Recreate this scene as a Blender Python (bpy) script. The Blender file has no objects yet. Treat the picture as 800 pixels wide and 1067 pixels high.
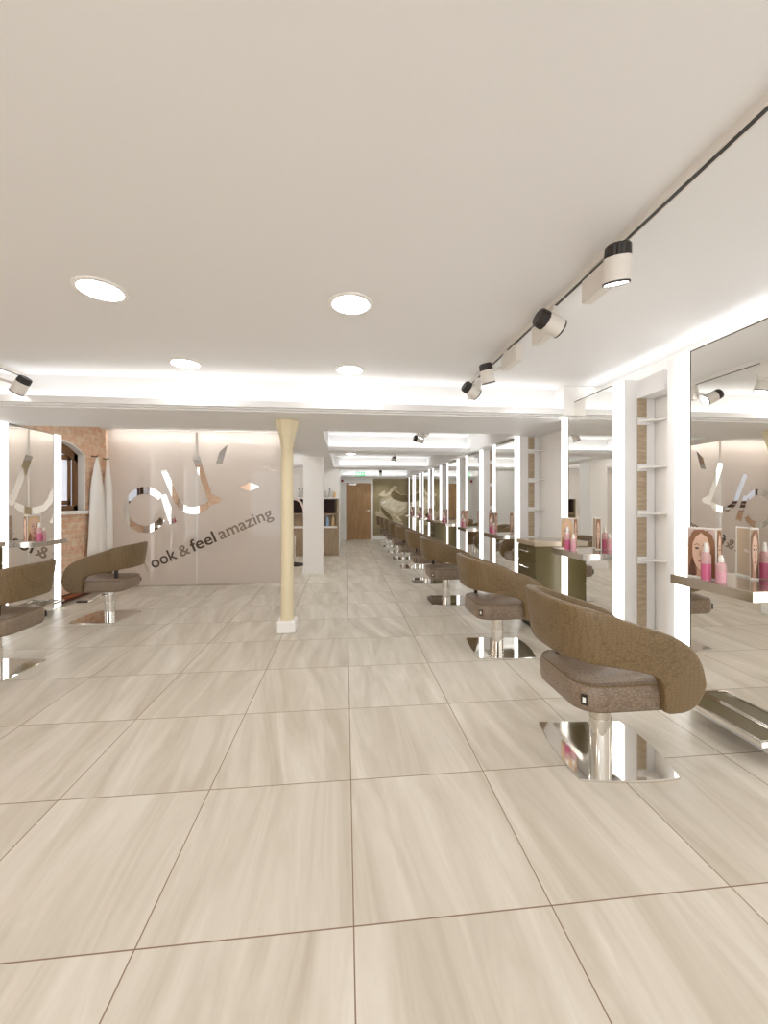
import bpy, bmesh, math, random
from mathutils import Vector, Matrix
random.seed(7)
S = bpy.context.scene
C = S.collection
PI = math.pi

# ------------------------------------------------------------------ camera
FPX, YAW, EYE, CX = 408.637, 0.0982657, 1.3529, -0.0266
cd = bpy.data.cameras.new('camera')
cam = bpy.data.objects.new('camera', cd); C.objects.link(cam)
cam.location = (CX, 0, EYE); cam.rotation_euler = (PI/2, 0, -YAW)
cd.sensor_fit = 'HORIZONTAL'; cd.sensor_width = 36; cd.lens = FPX/800*36
cd.shift_y = -(533.5-522.61)/800
cd.clip_start = 0.05
S.camera = cam

# ------------------------------------------------------------------ light and exposure
S.view_settings.view_transform = 'Standard'; S.view_settings.look = 'None'
S.view_settings.gamma = 1; S.view_settings.use_curve_mapping = False
S.view_settings.exposure = 0.18
W = bpy.data.worlds.new('daylight'); S.world = W; W.use_nodes = True
bg = W.node_tree.nodes['Background']
bg.inputs[0].default_value = (0.96, 0.98, 1.0, 1); bg.inputs[1].default_value = 2.2

def area(name, loc, rot, sx, sy, power, col=(1, .95, .88)):
    l = bpy.data.lights.new(name, 'AREA'); l.shape = 'RECTANGLE'; l.size = sx; l.size_y = sy
    l.energy = power; l.color = col
    o = bpy.data.objects.new(name, l); C.objects.link(o); o.location = loc; o.rotation_euler = rot
    return o
LED = (.985, .99, .99)
COVE = .85          # watts per metre of cove strip
DOWN = 30.0          # radiance of a downlight
STRIP = 2.4          # radiance of a lit mirror edge
SPOT = 16.0

# room constants
ZC, ZS = 2.49, 2.20          # high ceiling, soffit
XR, XM = 2.50, 2.215         # right wall, right mirror plane
XL, XML = -3.78, -3.65       # left wall, left mirror plane
YE = 14.0

# cove lamps lying in the troughs behind the plaster lips
area('cove_lamp', ((2.1+XL)/2, 3.735, 2.235), (PI, 0, 0), 2.1-XL, .05, COVE*(2.1-XL), LED)
area('cove_lamp', ((2.1-.3)/2, 6.68, 2.235), (PI, 0, 0), 2.4, .05, COVE*2.4*1.4, LED)
area('cove_lamp', ((2.1-.3)/2, 10.03, 2.235), (PI, 0, 0), 2.4, .05, COVE*2.4*1.4, LED)
area('cove_lamp', ((2.1-.1)/2, 13.68, 2.235), (PI, 0, 0), 2.2, .05, COVE*2.2*1.4, LED)
area('added_partition_fill', (-2.4, 6.72, 2.46), (-math.radians(30), 0, 0), 2.6, .04, 9, LED)  # unseen fill strip, added to brighten the top of the frosted glass
area('added_mirror_top_fill', (2.36, 2.66, 2.36), (PI, 0, 0), .05, 2.4, 1.5, LED)  # unseen fill strip, added to brighten the wall above the mirrors
area('cove_lamp', (-2.35, 9.8, 2.235), (PI, 0, 0), 2.8, .05, COVE*2.8, LED)

# ------------------------------------------------------------------ materials
def nt(name):
    m = bpy.data.materials.new(name); m.use_nodes = True
    return m, m.node_tree.nodes, m.node_tree.links, m.node_tree.nodes['Principled BSDF']
def srgb(r, g, b):
    f = lambda c: (c/255/12.92 if c/255 <= .04045 else ((c/255+.055)/1.055)**2.4)
    return (f(r), f(g), f(b), 1)
def mat(name, col, rough=.5, metal=0, trans=0, coat=0, bump=0, bscale=60, spec=.5):
    m, N, L, p = nt(name)
    p.inputs['Base Color'].default_value = col; p.inputs['Roughness'].default_value = rough
    p.inputs['Metallic'].default_value = metal; p.inputs['Transmission Weight'].default_value = trans
    p.inputs['Coat Weight'].default_value = coat; p.inputs['Specular IOR Level'].default_value = spec
    tc = N.new('ShaderNodeTexCoord'); no = N.new('ShaderNodeTexNoise'); no.inputs['Scale'].default_value = bscale
    L.new(tc.outputs['Object'], no.inputs['Vector'])
    if bump:
        b = N.new('ShaderNodeBump'); b.inputs['Strength'].default_value = bump; b.inputs['Distance'].default_value = .004
        L.new(no.outputs['Fac'], b.inputs['Height']); L.new(b.outputs[0], p.inputs['Normal'])
    else:
        mx = N.new('ShaderNodeMix'); mx.data_type = 'RGBA'; mx.inputs['Factor'].default_value = .04
        mx.inputs['A'].default_value = col
        L.new(no.outputs['Color'], mx.inputs['B']); mx.blend_type = 'SOFT_LIGHT'
        L.new(no.outputs['Fac'], mx.inputs['B']); L.new(mx.outputs['Result'], p.inputs['Base Color'])
    return m
def emit(name, col, s):
    m, N, L, p = nt(name)
    p.inputs['Base Color'].default_value = (.8, .8, .8, 1)
    p.inputs['Emission Color'].default_value = col; p.inputs['Emission Strength'].default_value = s
    return m

M = {}
M['white'] = mat('white_paint', srgb(247, 244, 240), .55)
M['ceiling'] = mat('ceiling_paint', srgb(236, 235, 234), .6)
M['gloss_white'] = mat('gloss_white', srgb(249, 248, 247), .25)
M['cream_iron'] = mat('cream_iron_paint', srgb(228, 214, 180), .45, bump=.15, bscale=40)
M['steel'] = mat('polished_steel', (.80, .78, .74, 1), .05, 1)
M['satin'] = mat('satin_steel', (.70, .66, .60, 1), .22, 1)
M['mirror'] = mat('mirror_silver', (.90, .89, .86, 1), .0, 1)
M['black'] = mat('black_metal', srgb(38, 32, 28), .4)
M['spot_white'] = mat('spot_white', srgb(226, 220, 212), .4)
M['bronze'] = mat('dark_bronze_laminate', srgb(98, 86, 52), .3)
M['taupe_top'] = mat('taupe_worktop', srgb(176, 160, 138), .15)
M['pink'] = mat('pink_liquid', srgb(232, 118, 160), .12, trans=.25)
M['pale_pink'] = mat('pale_pink_plastic', srgb(240, 196, 196), .12, trans=.35)
M['rose'] = mat('rose_liquid', srgb(240, 178, 190), .12, trans=.25)
M['cap'] = mat('white_cap', srgb(240, 238, 232), .35)
M['blue'] = mat('blue_plastic', srgb(150, 185, 215), .3)
M['amber'] = mat('yellow_plastic', srgb(225, 195, 145), .3)
M['silver_plastic'] = mat('silver_plastic', srgb(200, 200, 196), .3)
M['gown'] = mat('gown_cotton', srgb(252, 248, 242), .9, bump=.2, bscale=120)
M['frame_brown'] = mat('window_frame_brown', srgb(120, 82, 46), .45)
M['copper'] = mat('copper_pipe', srgb(170, 100, 70), .3, .8)
M['skirting_brown'] = mat('dark_skirting_wood', srgb(110, 66, 44), .5)
M['red'] = mat('red_plastic', srgb(160, 40, 35), .4)
M['screen'] = mat('dark_screen', srgb(42, 28, 26), .5, spec=.2)
M['frame_dark'] = mat('mirror_edge', srgb(110, 104, 92), .3, .6)
M['letter'] = mat('dark_letter_film', srgb(82, 68, 56), .25)
M['letter_mid'] = mat('taupe_letter_film', srgb(140, 124, 108), .2)
M['letter_pale'] = mat('pale_letter_film', srgb(196, 184, 168), .2)
M['logo'] = mat('clear_logo', (.76, .74, .72, 1), .03, 1)
M['down'] = emit('downlight_diffuser', (.98, .985, .98, 1), DOWN)
M['strip'] = emit('lit_mirror_edge', (.985, .99, .99, 1), STRIP)
M['lens'] = emit('spot_lens', (1, .96, .9, 1), SPOT)
M['exit_green'] = emit('exit_green', srgb(120, 215, 150), .45); M['exit_green'].node_tree.nodes['Principled BSDF'].inputs['Base Color'].default_value = srgb(60, 150, 95)
M['exit_white'] = emit('exit_white', (1, 1, 1, 1), .5)

# glazed stone floor tiles
m, N, L, p = nt('stone_floor_tiles'); M['floor'] = m
T = .66; YO = 1.89726*T
geo = N.new('ShaderNodeNewGeometry'); sep = N.new('ShaderNodeSeparateXYZ'); L.new(geo.outputs['Position'], sep.inputs[0])
def math_(op, a, b=None, c=None):
    n = N.new('ShaderNodeMath'); n.operation = op
    for i, v in enumerate((a, b, c)):
        if v is None: continue
        if isinstance(v, (int, float)): n.inputs[i].default_value = v
        else: L.new(v, n.inputs[i])
    return n.outputs[0]
tx = math_('DIVIDE', sep.outputs[0], T)
ty = math_('DIVIDE', math_('SUBTRACT', sep.outputs[1], YO), T)
fx = math_('FRACT', tx); fy = math_('FRACT', ty)
def edge(f): return math_('MINIMUM', f, math_('SUBTRACT', 1, f))
def line(f, w): return math_('LESS_THAN', edge(f), w)
g = math_('MAXIMUM', line(fx, .0034), line(fy, .0034))
ix = math_('FLOOR', tx); iy = math_('FLOOR', ty)
cid = N.new('ShaderNodeCombineXYZ'); L.new(ix, cid.inputs[0]); L.new(iy, cid.inputs[1])
wn = N.new('ShaderNodeTexWhiteNoise'); wn.noise_dimensions = '3D'; L.new(cid.outputs[0], wn.inputs['Vector'])
# veins: stretched roughly along the room, each tile with its own shift and slant
slant = math_('MULTIPLY', math_('SUBTRACT', wn.outputs['Value'], .25), .35)
vx = math_('ADD', math_('MULTIPLY', sep.outputs[0], 6.5), math_('MULTIPLY', math_('MULTIPLY', sep.outputs[1], slant), 6.5))
vy = math_('MULTIPLY', sep.outputs[1], .8)
cv = N.new('ShaderNodeCombineXYZ'); L.new(vx, cv.inputs[0]); L.new(vy, cv.inputs[1])
L.new(math_('MULTIPLY', wn.outputs['Value'], 37), cv.inputs[2])
n1 = N.new('ShaderNodeTexNoise'); n1.inputs['Scale'].default_value = 1.0; n1.inputs['Detail'].default_value = 6; n1.inputs['Roughness'].default_value = .62
n1.inputs['Distortion'].default_value = .7
L.new(cv.outputs[0], n1.inputs['Vector'])
cr = N.new('ShaderNodeValToRGB'); L.new(n1.outputs['Fac'], cr.inputs[0])
e = cr.color_ramp.elements
e[0].position = .28; e[0].color = srgb(194, 182, 164)
e[1].position = .72; e[1].color = srgb(232, 226, 214)
k = e.new(.47); k.color = srgb(211, 202, 186)
k = e.new(.58); k.color = srgb(221, 212, 198)
mx = N.new('ShaderNodeMix'); mx.data_type = 'RGBA'
L.new(g, mx.inputs['Factor']); L.new(cr.outputs[0], mx.inputs['A']); mx.inputs['B'].default_value = srgb(140, 116, 92)
L.new(mx.outputs['Result'], p.inputs['Base Color'])
L.new(math_('ADD', math_('MULTIPLY', g, .4), .34), p.inputs['Roughness'])
p.inputs['Specular IOR Level'].default_value = .4

# old brick, laid in the Y-Z plane
m, N, L, p = nt('old_brick'); M['brick'] = m
geo = N.new('ShaderNodeNewGeometry'); sep = N.new('ShaderNodeSeparateXYZ'); L.new(geo.outputs['Position'], sep.inputs[0])
cb = N.new('ShaderNodeCombineXYZ'); L.new(sep.outputs[1], cb.inputs[0]); L.new(sep.outputs[2], cb.inputs[1])
br = N.new('ShaderNodeTexBrick'); L.new(cb.outputs[0], br.inputs['Vector'])
br.inputs['Scale'].default_value = 1; br.inputs['Brick Width'].default_value = .22; br.inputs['Row Height'].default_value = .075
br.inputs['Mortar Size'].default_value = .012; br.inputs['Mortar Smooth'].default_value = .4; br.inputs['Bias'].default_value = -.1
br.inputs['Color1'].default_value = srgb(232, 182, 146); br.inputs['Color2'].default_value = srgb(216, 192, 160)
br.inputs['Mortar'].default_value = srgb(232, 216, 194)
no = N.new('ShaderNodeTexNoise'); no.inputs['Scale'].default_value = 11; no.inputs['Detail'].default_value = 6; L.new(cb.outputs[0], no.inputs['Vector'])
rr = N.new('ShaderNodeValToRGB'); L.new(no.outputs['Fac'], rr.inputs[0])
rr.color_ramp.elements[0].position = .35; rr.color_ramp.elements[0].color = srgb(222, 166, 130)
rr.color_ramp.elements[1].position = .7; rr.color_ramp.elements[1].color = srgb(250, 236, 214)
mx = N.new('ShaderNodeMix'); mx.data_type = 'RGBA'; mx.inputs['Factor'].default_value = .55
L.new(br.outputs['Color'], mx.inputs['A']); L.new(rr.outputs[0], mx.inputs['B']); L.new(mx.outputs['Result'], p.inputs['Base Color'])
bp = N.new('ShaderNodeBump'); bp.inputs['Strength'].default_value = .6; bp.inputs['Distance'].default_value = .01; bp.invert = True
L.new(br.outputs['Fac'], bp.inputs['Height']); L.new(bp.outputs[0], p.inputs['Normal']); p.inputs['Roughness'].default_value = .9

# embossed crocodile leather
def leather(name, c1, c2, rough):
    m, N, L, p = nt(name)
    tc = N.new('ShaderNodeTexCoord'); mp = N.new('ShaderNodeMapping'); mp.inputs['Scale'].default_value = (42, 42, 78)
    L.new(tc.outputs['Object'], mp.inputs[0])
    vo = N.new('ShaderNodeTexVoronoi'); vo.feature = 'DISTANCE_TO_EDGE'; vo.inputs['Scale'].default_value = 1.0; vo.inputs['Randomness'].default_value = .55
    L.new(mp.outputs[0], vo.inputs['Vector'])
    rp = N.new('ShaderNodeValToRGB'); L.new(vo.outputs['Distance'], rp.inputs[0])
    rp.color_ramp.elements[0].position = .0; rp.color_ramp.elements[0].color = (0, 0, 0, 1)
    rp.color_ramp.elements[1].position = .12; rp.color_ramp.elements[1].color = (1, 1, 1, 1)
    mx = N.new('ShaderNodeMix'); mx.data_type = 'RGBA'; L.new(rp.outputs[0], mx.inputs['Factor'])
    mx.inputs['A'].default_value = c1; mx.inputs['B'].default_value = c2
    L.new(mx.outputs['Result'], p.inputs['Base Color'])
    bp = N.new('ShaderNodeBump'); bp.inputs['Strength'].default_value = .25; bp.inputs['Distance'].default_value = .002
    L.new(rp.outputs[0], bp.inputs['Height']); L.new(bp.outputs[0], p.inputs['Normal'])
    p.inputs['Roughness'].default_value = rough
    return m
M['leather'] = leather('crocodile_leather', srgb(98, 78, 50), srgb(122, 100, 68), .38)
M['leather_seat'] = leather('crocodile_leather_seat', srgb(112, 94, 78), srgb(140, 122, 104), .28)

# woods
def wood(name, a, b, rough, sc=(60, 60, 3)):
    m, N, L, p = nt(name)
    tc = N.new('ShaderNodeTexCoord'); mp = N.new('ShaderNodeMapping'); mp.inputs['Scale'].default_value = sc
    L.new(tc.outputs['Object'], mp.inputs[0])
    n = N.new('ShaderNodeTexNoise'); n.inputs['Scale'].default_value = 1; n.inputs['Detail'].default_value = 5; n.inputs['Roughness'].default_value = .6
    L.new(mp.outputs[0], n.inputs['Vector'])
    r = N.new('ShaderNodeValToRGB'); L.new(n.outputs['Fac'], r.inputs[0])
    r.color_ramp.elements[0].position = .3; r.color_ramp.elements[0].color = a
    r.color_ramp.elements[1].position = .7; r.color_ramp.elements[1].color = b
    L.new(r.outputs[0], p.inputs['Base Color']); p.inputs['Roughness'].default_value = rough
    return m
M['oak_door'] = wood('oak_door', srgb(150, 112, 72), srgb(192, 154, 110), .5)
M['grey_oak'] = wood('grey_oak_panel', srgb(168, 148, 122), srgb(202, 184, 158), .5, (8, 8, 50))
M['unit_oak'] = wood('unit_oak', srgb(150, 130, 104), srgb(184, 164, 138), .5)
M['mural_ground'] = wood('mural_ground', srgb(140, 126, 92), srgb(160, 145, 110), .7, (3, 3, 3))
M['mural_pale'] = wood('mural_pale', srgb(196, 182, 152), srgb(232, 222, 200), .7, (5, 5, 9))
M['mural_mid'] = wood('mural_mid', srgb(168, 152, 118), srgb(206, 192, 162), .7, (6, 6, 12))
M['mural_dark'] = wood('mural_dark', srgb(98, 82, 52), srgb(132, 114, 80), .7, (6, 6, 6))

# frosted film glass
m, N, L, p = nt('frosted_glass'); M['frost'] = m
p.inputs['Base Color'].default_value = srgb(228, 220, 213); p.inputs['Roughness'].default_value = .45
p.inputs['Coat Weight'].default_value = 1; p.inputs['Coat Roughness'].default_value = .02; p.inputs['Coat IOR'].default_value = 1.9
tr = N.new('ShaderNodeBsdfTranslucent'); tr.inputs[0].default_value = srgb(240, 234, 228)
ms = N.new('ShaderNodeMixShader'); ms.inputs[0].default_value = .6
L.new(p.outputs[0], ms.inputs[1]); L.new(tr.outputs[0], ms.inputs[2])
L.new(ms.outputs[0], N['Material Output'].inputs[0])
# window pane: grey daylight put in as the pane's own glow
M['pane'] = emit('window_daylight', srgb(176, 186, 205), .75)

# ------------------------------------------------------------------ mesh helpers
class MB:
    def __init__(s): s.bm = bmesh.new(); s.mi = 0
    def _f(s, vs):
        try: f = s.bm.faces.new(vs); f.material_index = s.mi; return f
        except ValueError: return None
    def box(s, x0, x1, y0, y1, z0, z1, bev=0):
        r = bmesh.ops.create_cube(s.bm, size=1)
        vs = r['verts']
        for v in vs:
            v.co = Vector(((x0+x1)/2+v.co.x*(x1-x0), (y0+y1)/2+v.co.y*(y1-y0), (z0+z1)/2+v.co.z*(z1-z0)))
        fs = {f for v in vs for f in v.link_faces}
        for f in fs: f.material_index = s.mi
        if bev:
            es = {e for v in vs for e in v.link_edges}
            bmesh.ops.bevel(s.bm, geom=list(es), offset=bev, segments=2, affect='EDGES', profile=.5)
        return s
    def loft(s, rings, closed=True, cap=True):
        R = [[s.bm.verts.new(c) for c in r] for r in rings]
        n = len(R[0])
        for a, b in zip(R, R[1:]):
            for i in range(n if closed else n-1):
                s._f((a[i], a[(i+1) % n], b[(i+1) % n], b[i]))
        if cap:
            s._f(list(reversed(R[0]))); s._f(R[-1])
        return s
    def lathe(s, prof, c=(0, 0, 0), axis=(0, 0, 1), n=24):
        ax = Vector(axis).normalized(); u = ax.orthogonal().normalized(); w = ax.cross(u)
        c = Vector(c)
        return s.loft([[c+ax*h+(u*math.cos(2*PI*i/n)+w*math.sin(2*PI*i/n))*r for i in range(n)] for r, h in prof])
    def tube(s, pts, r, n=10):
        pts = [Vector(q) for q in pts]; rings = []
        for i, q in enumerate(pts):
            t = (pts[min(i+1, len(pts)-1)]-pts[max(i-1, 0)]).normalized()
            u = t.cross(Vector((.13, .27, .95))).normalized(); w = t.cross(u)
            rr = r[i] if isinstance(r, (list, tuple)) else r
            rings.append([q+(u*math.cos(2*PI*j/n)+w*math.sin(2*PI*j/n))*rr for j in range(n)])
        return s.loft(rings)
    def poly(s, pts): return s._f([s.bm.verts.new(q) for q in pts])
    def prism(s, pts, d):
        d = Vector(d); a = [Vector(q) for q in pts]
        return s.loft([a, [q+d for q in a]])
    def build(s, name, mats, parent=None, smooth=False, sub=0):
        bmesh.ops.recalc_face_normals(s.bm, faces=s.bm.faces)
        me = bpy.data.meshes.new(name); s.bm.to_mesh(me); s.bm.free()
        for mm in (mats if isinstance(mats, (list, tuple)) else [mats]): me.materials.append(mm)
        if smooth:
            for f in me.polygons: f.use_smooth = True
            if smooth != 'all': me.set_sharp_from_angle(angle=math.radians(40))
        o = bpy.data.objects.new(name, me); C.objects.link(o)
        if parent: o.parent = parent
        if sub:
            md = o.modifiers.new('subdivision', 'SUBSURF'); md.levels = sub; md.render_levels = sub
        return o
def tag(o, label=None, cat=None, group=None, kind=None):
    if label: o['label'] = label
    if cat: o['category'] = cat
    if group: o['group'] = group
    if kind: o['kind'] = kind
    return o
def empty(name, loc, label, cat, rz=0, group=None):
    o = bpy.data.objects.new(name, None); C.objects.link(o)
    o.location = loc; o.rotation_euler = (0, 0, rz); o.empty_display_size = .1
    return tag(o, label, cat, group)
KIDS = {}
def kids(o): return [c for c in bpy.data.objects if c.parent == o]
def dup(o, loc, rz, label, group=None, flip=False):
    def rec(a, par):
        c = a.copy(); C.objects.link(c)
        if par: c.parent = par
        for ch in kids(a): rec(ch, c)
        return c
    r = rec(o, None); r.location = loc; r.rotation_euler = (0, 0, rz); r['label'] = label
    if group: r['group'] = group
    return r
def struct(name, mb, m, **k): return tag(mb.build(name, m, **k), kind='structure')
def ray(u, v):
    r = (u-400)/FPX; z = -(v-522.614)/FPX; c, s = math.cos(YAW), math.sin(YAW)
    return Vector((r*c+s, -r*s+c, z))
def atY(u, v, Y):
    d = ray(u, v); t = Y/d.y; return Vector((CX+d.x*t, Y, EYE+d.z*t))

# ------------------------------------------------------------------ the setting
struct('floor', MB().box(XL-.3, XR+.3, -3, YE+.2, -.1, 0), M['floor'])
c = MB()
c.box(XL-.3, XR+.3, -3, 3.80, ZC, ZC+.1)                       # near ceiling
c.box(XL-.3, XR+.3, 3.80, 4.75, ZS, ZC+.1)                     # crossing beam
c.box(XL-.3, 2.10, 3.70, 3.80, ZS, 2.222)                      # trough floor
c.box(XL-.3, 2.10, 3.655, 3.70, ZS+.012, 2.268)                # lip
c.box(-.75, -.30, 4.75, 10.3, ZS, ZC+.1)
c.box(2.10, XR+.3, 4.75, YE+.2, ZS, ZC+.1)                     # margin above the mirrors
c.box(-.30, 2.10, 4.75, 6.73, ZC, ZC+.1); c.box(-.30, 2.10, 6.73, 6.95, ZS, ZC+.1)
c.box(-.30, 2.10, 6.60, 6.73, ZS, 2.222); c.box(-.30, 2.10, 6.56, 6.60, ZS+.012, 2.268)
c.box(-.30, 2.10, 6.95, 10.08, ZC, ZC+.1); c.box(-.30, 2.10, 10.08, 10.5, ZS, ZC+.1)
c.box(-.30, 2.10, 9.95, 10.08, ZS, 2.222); c.box(-.30, 2.10, 9.91, 9.95, ZS+.012, 2.268)
c.box(-.30, 2.10, 10.5, 13.73, ZC, ZC+.1); c.box(-.30, 2.10, 13.73, YE+.2, ZS, ZC+.1)
c.box(-.30, 2.10, 13.60, 13.73, ZS, 2.222); c.box(-.30, 2.10, 13.56, 13.60, ZS+.012, 2.268)
c.box(XL-.3, -.75, 4.75, 10.3, ZC, ZC+.1)
c.box(XL-.3, -.75, 9.72, 9.86, ZS, 2.222); c.box(XL-.3, -.75, 9.66, 9.72, ZS+.012, 2.268)
struct('ceiling', c, M['ceiling'])
# plaster beads under the crossing beam, and the boxed ends of the lips on the mirror side
struct('trim_1', MB().box(XL+.002, 2.10, 3.74, 3.78, ZS-.014, ZS+.001), M['ceiling'])
for i, (y0, y1) in enumerate(((3.655, 3.80),)):
    struct('trim_%d' % (i+2), MB().box(2.10, XR, y0, y1, ZS, ZC-.002), M['white'])
struct('wall_right', MB().box(XR, XR+.3, -3, YE+.2, 0, ZC), M['white'])
# left brick wall with its window opening
WY0, WY1, WZ0, WZ1 = 5.20, 6.08, 1.225, 2.03
wl = MB()
wl.box(XL-.3, XL, -3, WY0, 0, ZC); wl.box(XL-.3, XL, WY1, 10.3, 0, ZC)
wl.box(XL-.3, XL, WY0, WY1, 0, WZ0)
nseg = 14; arch = []
for i in range(nseg+1):
    t = i/nseg; arch.append((WY0+(WY1-WY0)*t, WZ1+.15*math.sin(PI*t)))
for (ya, za), (yb, zb) in zip(arch, arch[1:]):
    wl.loft([[(XL, ya, za), (XL, yb, zb), (XL, yb, ZC), (XL, ya, ZC)], [(XL-.3, ya, za), (XL-.3, yb, zb), (XL-.3, yb, ZC), (XL-.3, ya, ZC)]])
struct('wall_left', wl, M['brick'])
# white painted reveal, sill, brown frame and pane
rv = MB()
for (ya, za), (yb, zb) in zip(arch, arch[1:]):
    rv.loft([[(XL+.006, ya, za), (XL+.006, yb, zb), (XL+.006, yb, zb-.02), (XL+.006, ya, za-.02)], [(XL-.2, ya, za), (XL-.2, yb, zb), (XL-.2, yb, zb-.02), (XL-.2, ya, za-.02)]])
rv.box(XL-.2, XL+.006, WY0, WY0+.02, WZ0, WZ1); rv.box(XL-.2, XL+.006, WY1-.02, WY1, WZ0, WZ1)
w = tag(rv.build('window_1', mat('white_reveal', srgb(238, 232, 226), .8, bump=.6, bscale=25)), kind='structure')
MB().box(XL-.2, XL+.05, WY0-.05, WY1+.07, WZ0-.05, WZ0, .008).build('sill', M['white'], w)
fr = MB(); xf0, xf1 = XL-.13, XL-.085
fr.box(xf0, xf1, WY0+.02, WY0+.10, WZ0, WZ1); fr.box(xf0, xf1, WY1-.10, WY1-.02, WZ0, WZ1)
fr.box(xf0, xf1, WY0+.02, WY1-.02, WZ0, WZ0+.07)
for (ya, za), (yb, zb) in zip(arch, arch[1:]):
    fr.loft([[(xf1, ya, za-.02), (xf1, yb, zb-.02), (xf1, yb, zb-.14), (xf1, ya, za-.14)], [(xf0, ya, za-.02), (xf0, yb, zb-.02), (xf0, yb, zb-.14), (xf0, ya, za-.14)]])
fr.box(xf0, xf1-.02, WY1-.19, WY1-.13, WZ0+.07, WZ1-.06); fr.box(xf0, xf1-.02, WY0+.13, WY0+.19, WZ0+.07, WZ1-.06)
fr.box(xf0, xf1-.02, WY0+.13, WY1-.13, WZ0+.08, WZ0+.14); fr.box(xf0, xf1-.02, WY0+.13, WY1-.13, WZ1-.10, WZ1-.03)
fr.build('window_frame', M['frame_brown'], w)
MB().box(xf0+.004, xf0+.014, WY0+.03, WY1-.03, WZ0, WZ1+.14).build('pane', M['pane'], w)

# back walls
struct('wall_back', MB().box(-.19, XR+.3, YE, YE+.2, 0, ZC), M['white'])
struct('wall_corridor', MB().box(-.35, -.19, 10.0, YE, 0, ZC), M['white'])
struct('wall_wash_area', MB().box(XL, -.35, 10.0, 10.16, 0, ZC), M['white'])
struct('baseboard_back', MB().box(.957, 2.2, YE-.015, YE-.001, 0, .125).box(-.19, -.085, YE-.015, YE-.001, 0, .1), M['white'])
p_ = tag(MB().box(-.81, -.45, 7.45, 7.82, 0, ZS).build('pillar', M['white']), kind='structure')
struct('baseboard_pillar', MB().box(-.825, -.435, 7.435, 7.835, 0, .13), M['white'])
# door in the back wall
d = tag(MB().box(0, .872, YE-.025, YE-.002, .004, 2.01).build('door_1', M['oak_door']), kind='structure')
df = MB(); df.box(-.085, 0, YE-.04, YE-.002, 0, 2.13); df.box(.872, .957, YE-.04, YE-.002, 0, 2.13); df.box(0, .872, YE-.04, YE-.002, 2.012, 2.13)
df.build('door_frame', M['white'], d)
h = MB(); h.lathe([(.026, 0), (.026, .012)], (.80, YE-.025, 1.03), (0, -1, 0), 14); h.tube([(.80, YE-.037, 1.03), (.80, YE-.075, 1.03), (.68, YE-.075, 1.03)], .011)
h.build('door_handle', M['satin'], d)
MB().box(.10, .36, YE-.085, YE-.025, 1.93, 1.995, .006).tube([(.30, YE-.06, 1.995), (.42, YE-.07, 2.005), (.20, YE-.05, 2.02)], .008).build('door_closer', M['satin'], d)
tag(MB().box(-.17, -.10, YE-.05, YE-.001, 2.05, 2.13, .006).build('alarm_sounder', M['red']), 'small red fire alarm sounder high on the wall left of the oak door', 'alarm')

# mural on the back wall
mr = empty('wall_mural', (1.58, YE-.001, .14), 'sepia wall mural of a figure in sweeping pale drapery on the back wall', 'mural')
mb = MB().box(-.62, .90, -.012, 0, 0, 2.03); mb.build('mural_board', M['mural_ground'], mr)
def mural(name, pts, m, dy):
    b = MB(); q = []
    for (x, y) in pts:            # fractions of the visible board, top-left origin
        q.append((-.62+x*1.24, -.012-dy, 2.03*(1-y)))
    b.prism(q, (0, .002, 0)); return b.build(name, m, mr)
mural('drapery', [(.14, .72), (.06, .62), (.10, .55), (.18, .60), (.20, .50), (.19, .42), (.22, .36), (.30, .33), (.22, .31), (.14, .29), (.24, .24), (.34, .20), (.36, .26), (.46, .23), (.52, .17), (.60, .12), (.72, .14), (.66, .19), (.72, .22), (.80, .27), (.92, .27), (1.02, .29), (1.02, .55), (.92, .62), (.80, .66), (.70, .70), (.88, .80), (.80, .86), (.6, .80), (.4, .85), (.24, .76)], M['mural_mid'], .002)
mural('drapery', [(.22, .42), (.30, .39), (.42, .36), (.50, .33), (.60, .37), (.72, .40), (.84, .41), (1.0, .40), (.98, .50), (.84, .56), (.74, .62), (.62, .60), (.50, .54), (.36, .50), (.24, .48)], M['mural_pale'], .004)
mural('dark_fold', [(.52, .25), (.62, .21), (.70, .25), (.80, .28), (1.0, .29), (1.02, .41), (.86, .41), (.72, .38), (.60, .36), (.52, .31)], M['mural_dark'], .006)
mural('highlight', [(.16, .29), (.26, .23), (.36, .22), (.30, .27), (.42, .28), (.54, .18), (.62, .13), (.71, .15), (.60, .18), (.50, .27), (.40, .31), (.24, .31)], M['mural_pale'], .008)
mural('highlight', [(.24, .42), (.34, .39), (.36, .42), (.26, .44)], M['cap'], .009)
mural('highlight', [(.52, .56), (.56, .58), (.74, .68), (.84, .74), (.80, .75), (.66, .68)], M['mural_pale'], .008)
mural('dark_fold', [(.22, .47), (.36, .56), (.50, .64), (.58, .74), (.46, .72), (.30, .62), (.22, .54)], M['mural_dark'], .005)

# left wall: dark skirting and pipe at the brick foot
struct('baseboard_left', MB().box(XL, XL+.03, 2, 6.5, 0, .10), M['skirting_brown'])
tag(MB().tube([(XL+.06, 5.40, .07), (XL+.06, 6.10, .07), (XL+.06, 6.18, .12), (XL+.026, 6.2, .14)], .022).build('heating_pipe', M['copper']), 'copper heating pipe running along the foot of the brick wall', 'pipe')
tag(MB().tube([(XL+.012, 6.66, 2.45), (XL+.012, 6.66, 2.06)], .012).build('conduit_pipe', M['white']), 'thin white vertical conduit on the brick wall above the gowns', 'pipe')

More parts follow.
